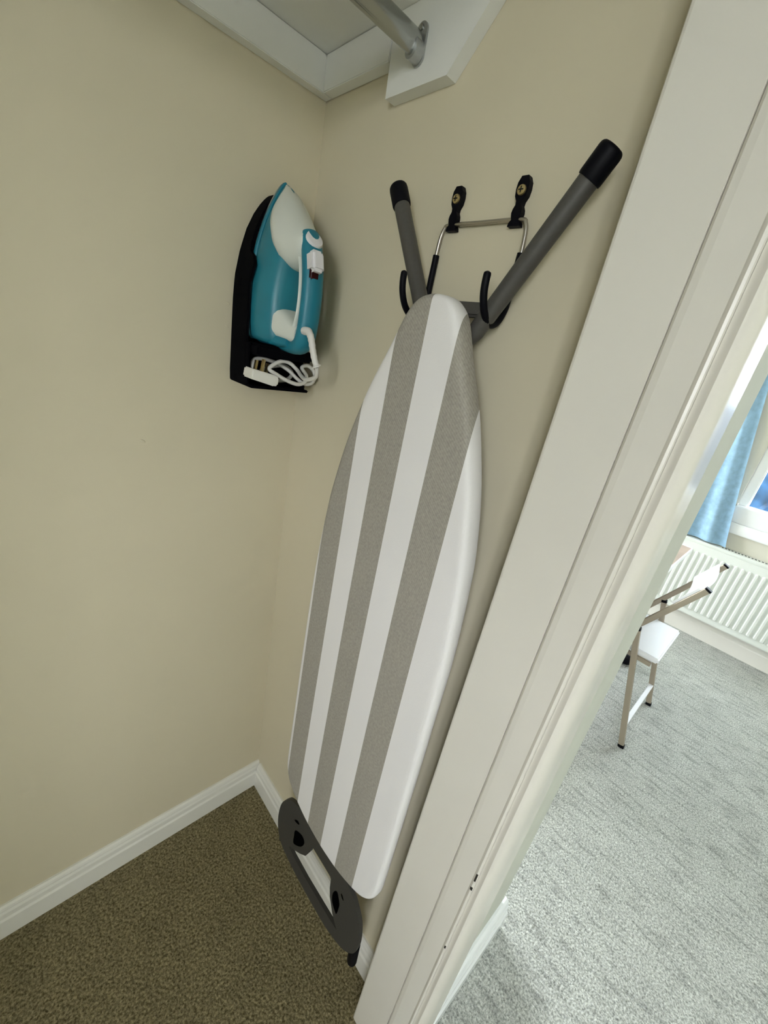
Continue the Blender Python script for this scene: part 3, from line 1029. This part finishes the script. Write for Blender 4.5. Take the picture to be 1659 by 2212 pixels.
def sq_tube(name, a, b, r, parent, material='chair', up=(1, 0, 0)):
    return loft(name, sweep_rings([a, b], r, r * 0.9, up=up, square=True), material, parent)


for x in (CX0, CX1):
    # back legs: foot behind, head under the uprights
    lg = sq_tube('leg', (x, -0.741, 0.012), (x, -0.610, 0.528), 0.0105, ch)
    sq_tube('leg_cap', (x, -0.6105, 0.526), (x, -0.6075, 0.5385), 0.0112, lg, 'rubber')
    sq_tube('leg_foot', (x, -0.7445, 0.0), (x, -0.741, 0.014), 0.0115, lg, 'rubber')
    xo = x
    # front legs continue up as the back uprights
    ya, za = -0.300, 0.012
    yb, zb_ = -0.7450, 0.795
    lg = sq_tube('leg', (xo, ya, za), (xo, yb, zb_), 0.0105, ch)
    sq_tube('leg_cap', (xo, yb + 0.0005, zb_ - 0.001), (xo, yb - 0.003, zb_ + 0.006), 0.0112, lg, 'rubber')
    sq_tube('leg_foot', (xo, ya + 0.007, 0.0), (xo, ya, 0.014), 0.0115, lg, 'rubber')
sq_tube('stretcher', (CX0, -0.7175, 0.105), (CX1, -0.7175, 0.105), 0.009, ch, 'seat', up=(0, 0, 1))
sq_tube('stretcher', (CX0, -0.375, 0.140), (CX1, -0.375, 0.140), 0.009, ch, 'chair', up=(0, 0, 1))
box('seat', CX0 + 0.020, CX1 - 0.022, -0.718, -0.330, 0.418, 0.442, 'seat', ch, 0.006, 3)
box('seat_rail', CX0 + 0.0115, CX0 + 0.024, -0.700, -0.350, 0.398, 0.417, 'chair', ch, 0.002)
box('seat_rail', CX1 - 0.024, CX1 - 0.0115, -0.700, -0.350, 0.398, 0.417, 'chair', ch, 0.002)
# slightly curved white back panel between the uprights
bm = bmesh.new()
dirv = Vector((0, -0.7450 + 0.300, 0.795 - 0.012)).normalized()
nrm = Vector((0, dirv.z, -dirv.y)).normalized()
bot = Vector((0, -0.300, 0.012)) + dirv * 0.775
rowsA, rowsB = [], []
for i in range(17):
    u = i / 16
    x = CX0 - 0.004 + (CX1 - CX0 + 0.008) * u
    bow = -0.020 * math.sin(math.pi * u) + 0.0115
    ra, rb_ = [], []
    for k in range(7):
        v = k / 6
        p = bot + dirv * (0.110 * v) + nrm * bow
        ra.append(bm.verts.new((x, p.y, p.z)))
        p2 = p + nrm * 0.009
        rb_.append(bm.verts.new((x, p2.y, p2.z)))
    rowsA.append(ra)
    rowsB.append(rb_)
for i in range(16):
    for k in range(6):
        bm.faces.new((rowsA[i][k], rowsA[i][k + 1], rowsA[i + 1][k + 1], rowsA[i + 1][k]))
        bm.faces.new((rowsB[i][k], rowsB[i + 1][k], rowsB[i + 1][k + 1], rowsB[i][k + 1]))
    for k in (0, 6):
        bm.faces.new((rowsA[i][k], rowsA[i + 1][k], rowsB[i + 1][k], rowsB[i][k]))
for i in (0, 16):
    for k in range(6):
        bm.faces.new((rowsA[i][k], rowsB[i][k], rowsB[i][k + 1], rowsA[i][k + 1]))
from_bm('backrest', bm, 'seat', ch, smooth=True)

# ------------------------------------------------------------------ desk by the window (mostly hidden)
DZ = 0.72
dk = thing('desk', (1.55, -0.3, 0), 'wooden topped desk with white edge beside the radiator', 'desk')
DX0, DX1, DY0, DY1 = 0.95, 2.09, -0.578, -0.02
box('desk_top', DX0 + 0.002, DX1 - 0.002, DY0 + 0.002, DY1, DZ - 0.020, DZ, 'wood', dk)
box('edge_strip', DX0, DX1, DY0 - 0.004, DY0 + 0.002, DZ - 0.024, DZ + 0.001, 'window', dk, 0.001)
box('edge_strip', DX1 - 0.002, DX1 + 0.004, DY0 - 0.004, DY1, DZ - 0.024, DZ + 0.001, 'window', dk, 0.001)
box('end_panel', DX1 - 0.05, DX1 - 0.03, -0.500, DY1, 0, DZ - 0.0205, 'wood', dk, 0.001)
box('end_panel', DX0 + 0.03, DX0 + 0.05, -0.500, DY1, 0, DZ - 0.0205, 'wood', dk, 0.001)
box('back_panel', DX0 + 0.051, DX1 - 0.051, DY1 - 0.03, DY1 - 0.012, 0.30, DZ - 0.0205, 'wood', dk, 0.001)

bm = bmesh.new()
bmesh.ops.create_uvsphere(bm, u_segments=20, v_segments=12, radius=1.0)
for v in bm.verts:
    c = v.co
    v.co = Vector((1.955 + 0.040 * math.copysign(abs(c.x) ** 0.6, c.x), -0.515 + 0.075 * math.copysign(abs(c.y) ** 0.7, c.y), 0.035 + 0.035 * math.copysign(abs(c.z) ** 0.7, c.z)))
tag(from_bm('dark_pouch', bm, 'rubber', smooth=True), 'small dark pouch lying on the carpet below the desk', 'bag')

# ------------------------------------------------------------------ outside the window
struct(box('ground', -25, 25, -25, 25, -0.40, -0.30, 'ground'), 'garden ground outside the window')
hg = thing('hedge', (6.4, -2.4, -0.30), 'dark bluish hedge seen through the window', 'hedge')
bm = bmesh.new()
bmesh.ops.create_grid(bm, x_segments=70, y_segments=18, size=0.5)
for v in bm.verts:
    y_ = -6.5 + (v.co.x + 0.5) * 8.5
    t = v.co.y + 0.5
    hgt = 1.95 + 0.10 * math.sin(y_ * 3.1) + 0.06 * math.sin(y_ * 9.7)
    a = t * math.pi
    x_ = 6.4 - 0.55 * math.cos(a) + random.uniform(-0.05, 0.05)
    z_ = -0.30 + hgt * math.sin(a) ** 0.45 + random.uniform(-0.03, 0.03) * (1 if 0.05 < t < 0.95 else 0)
    v.co = Vector((x_, y_, z_))
from_bm('foliage', bm, 'leaf', hg, smooth=True)
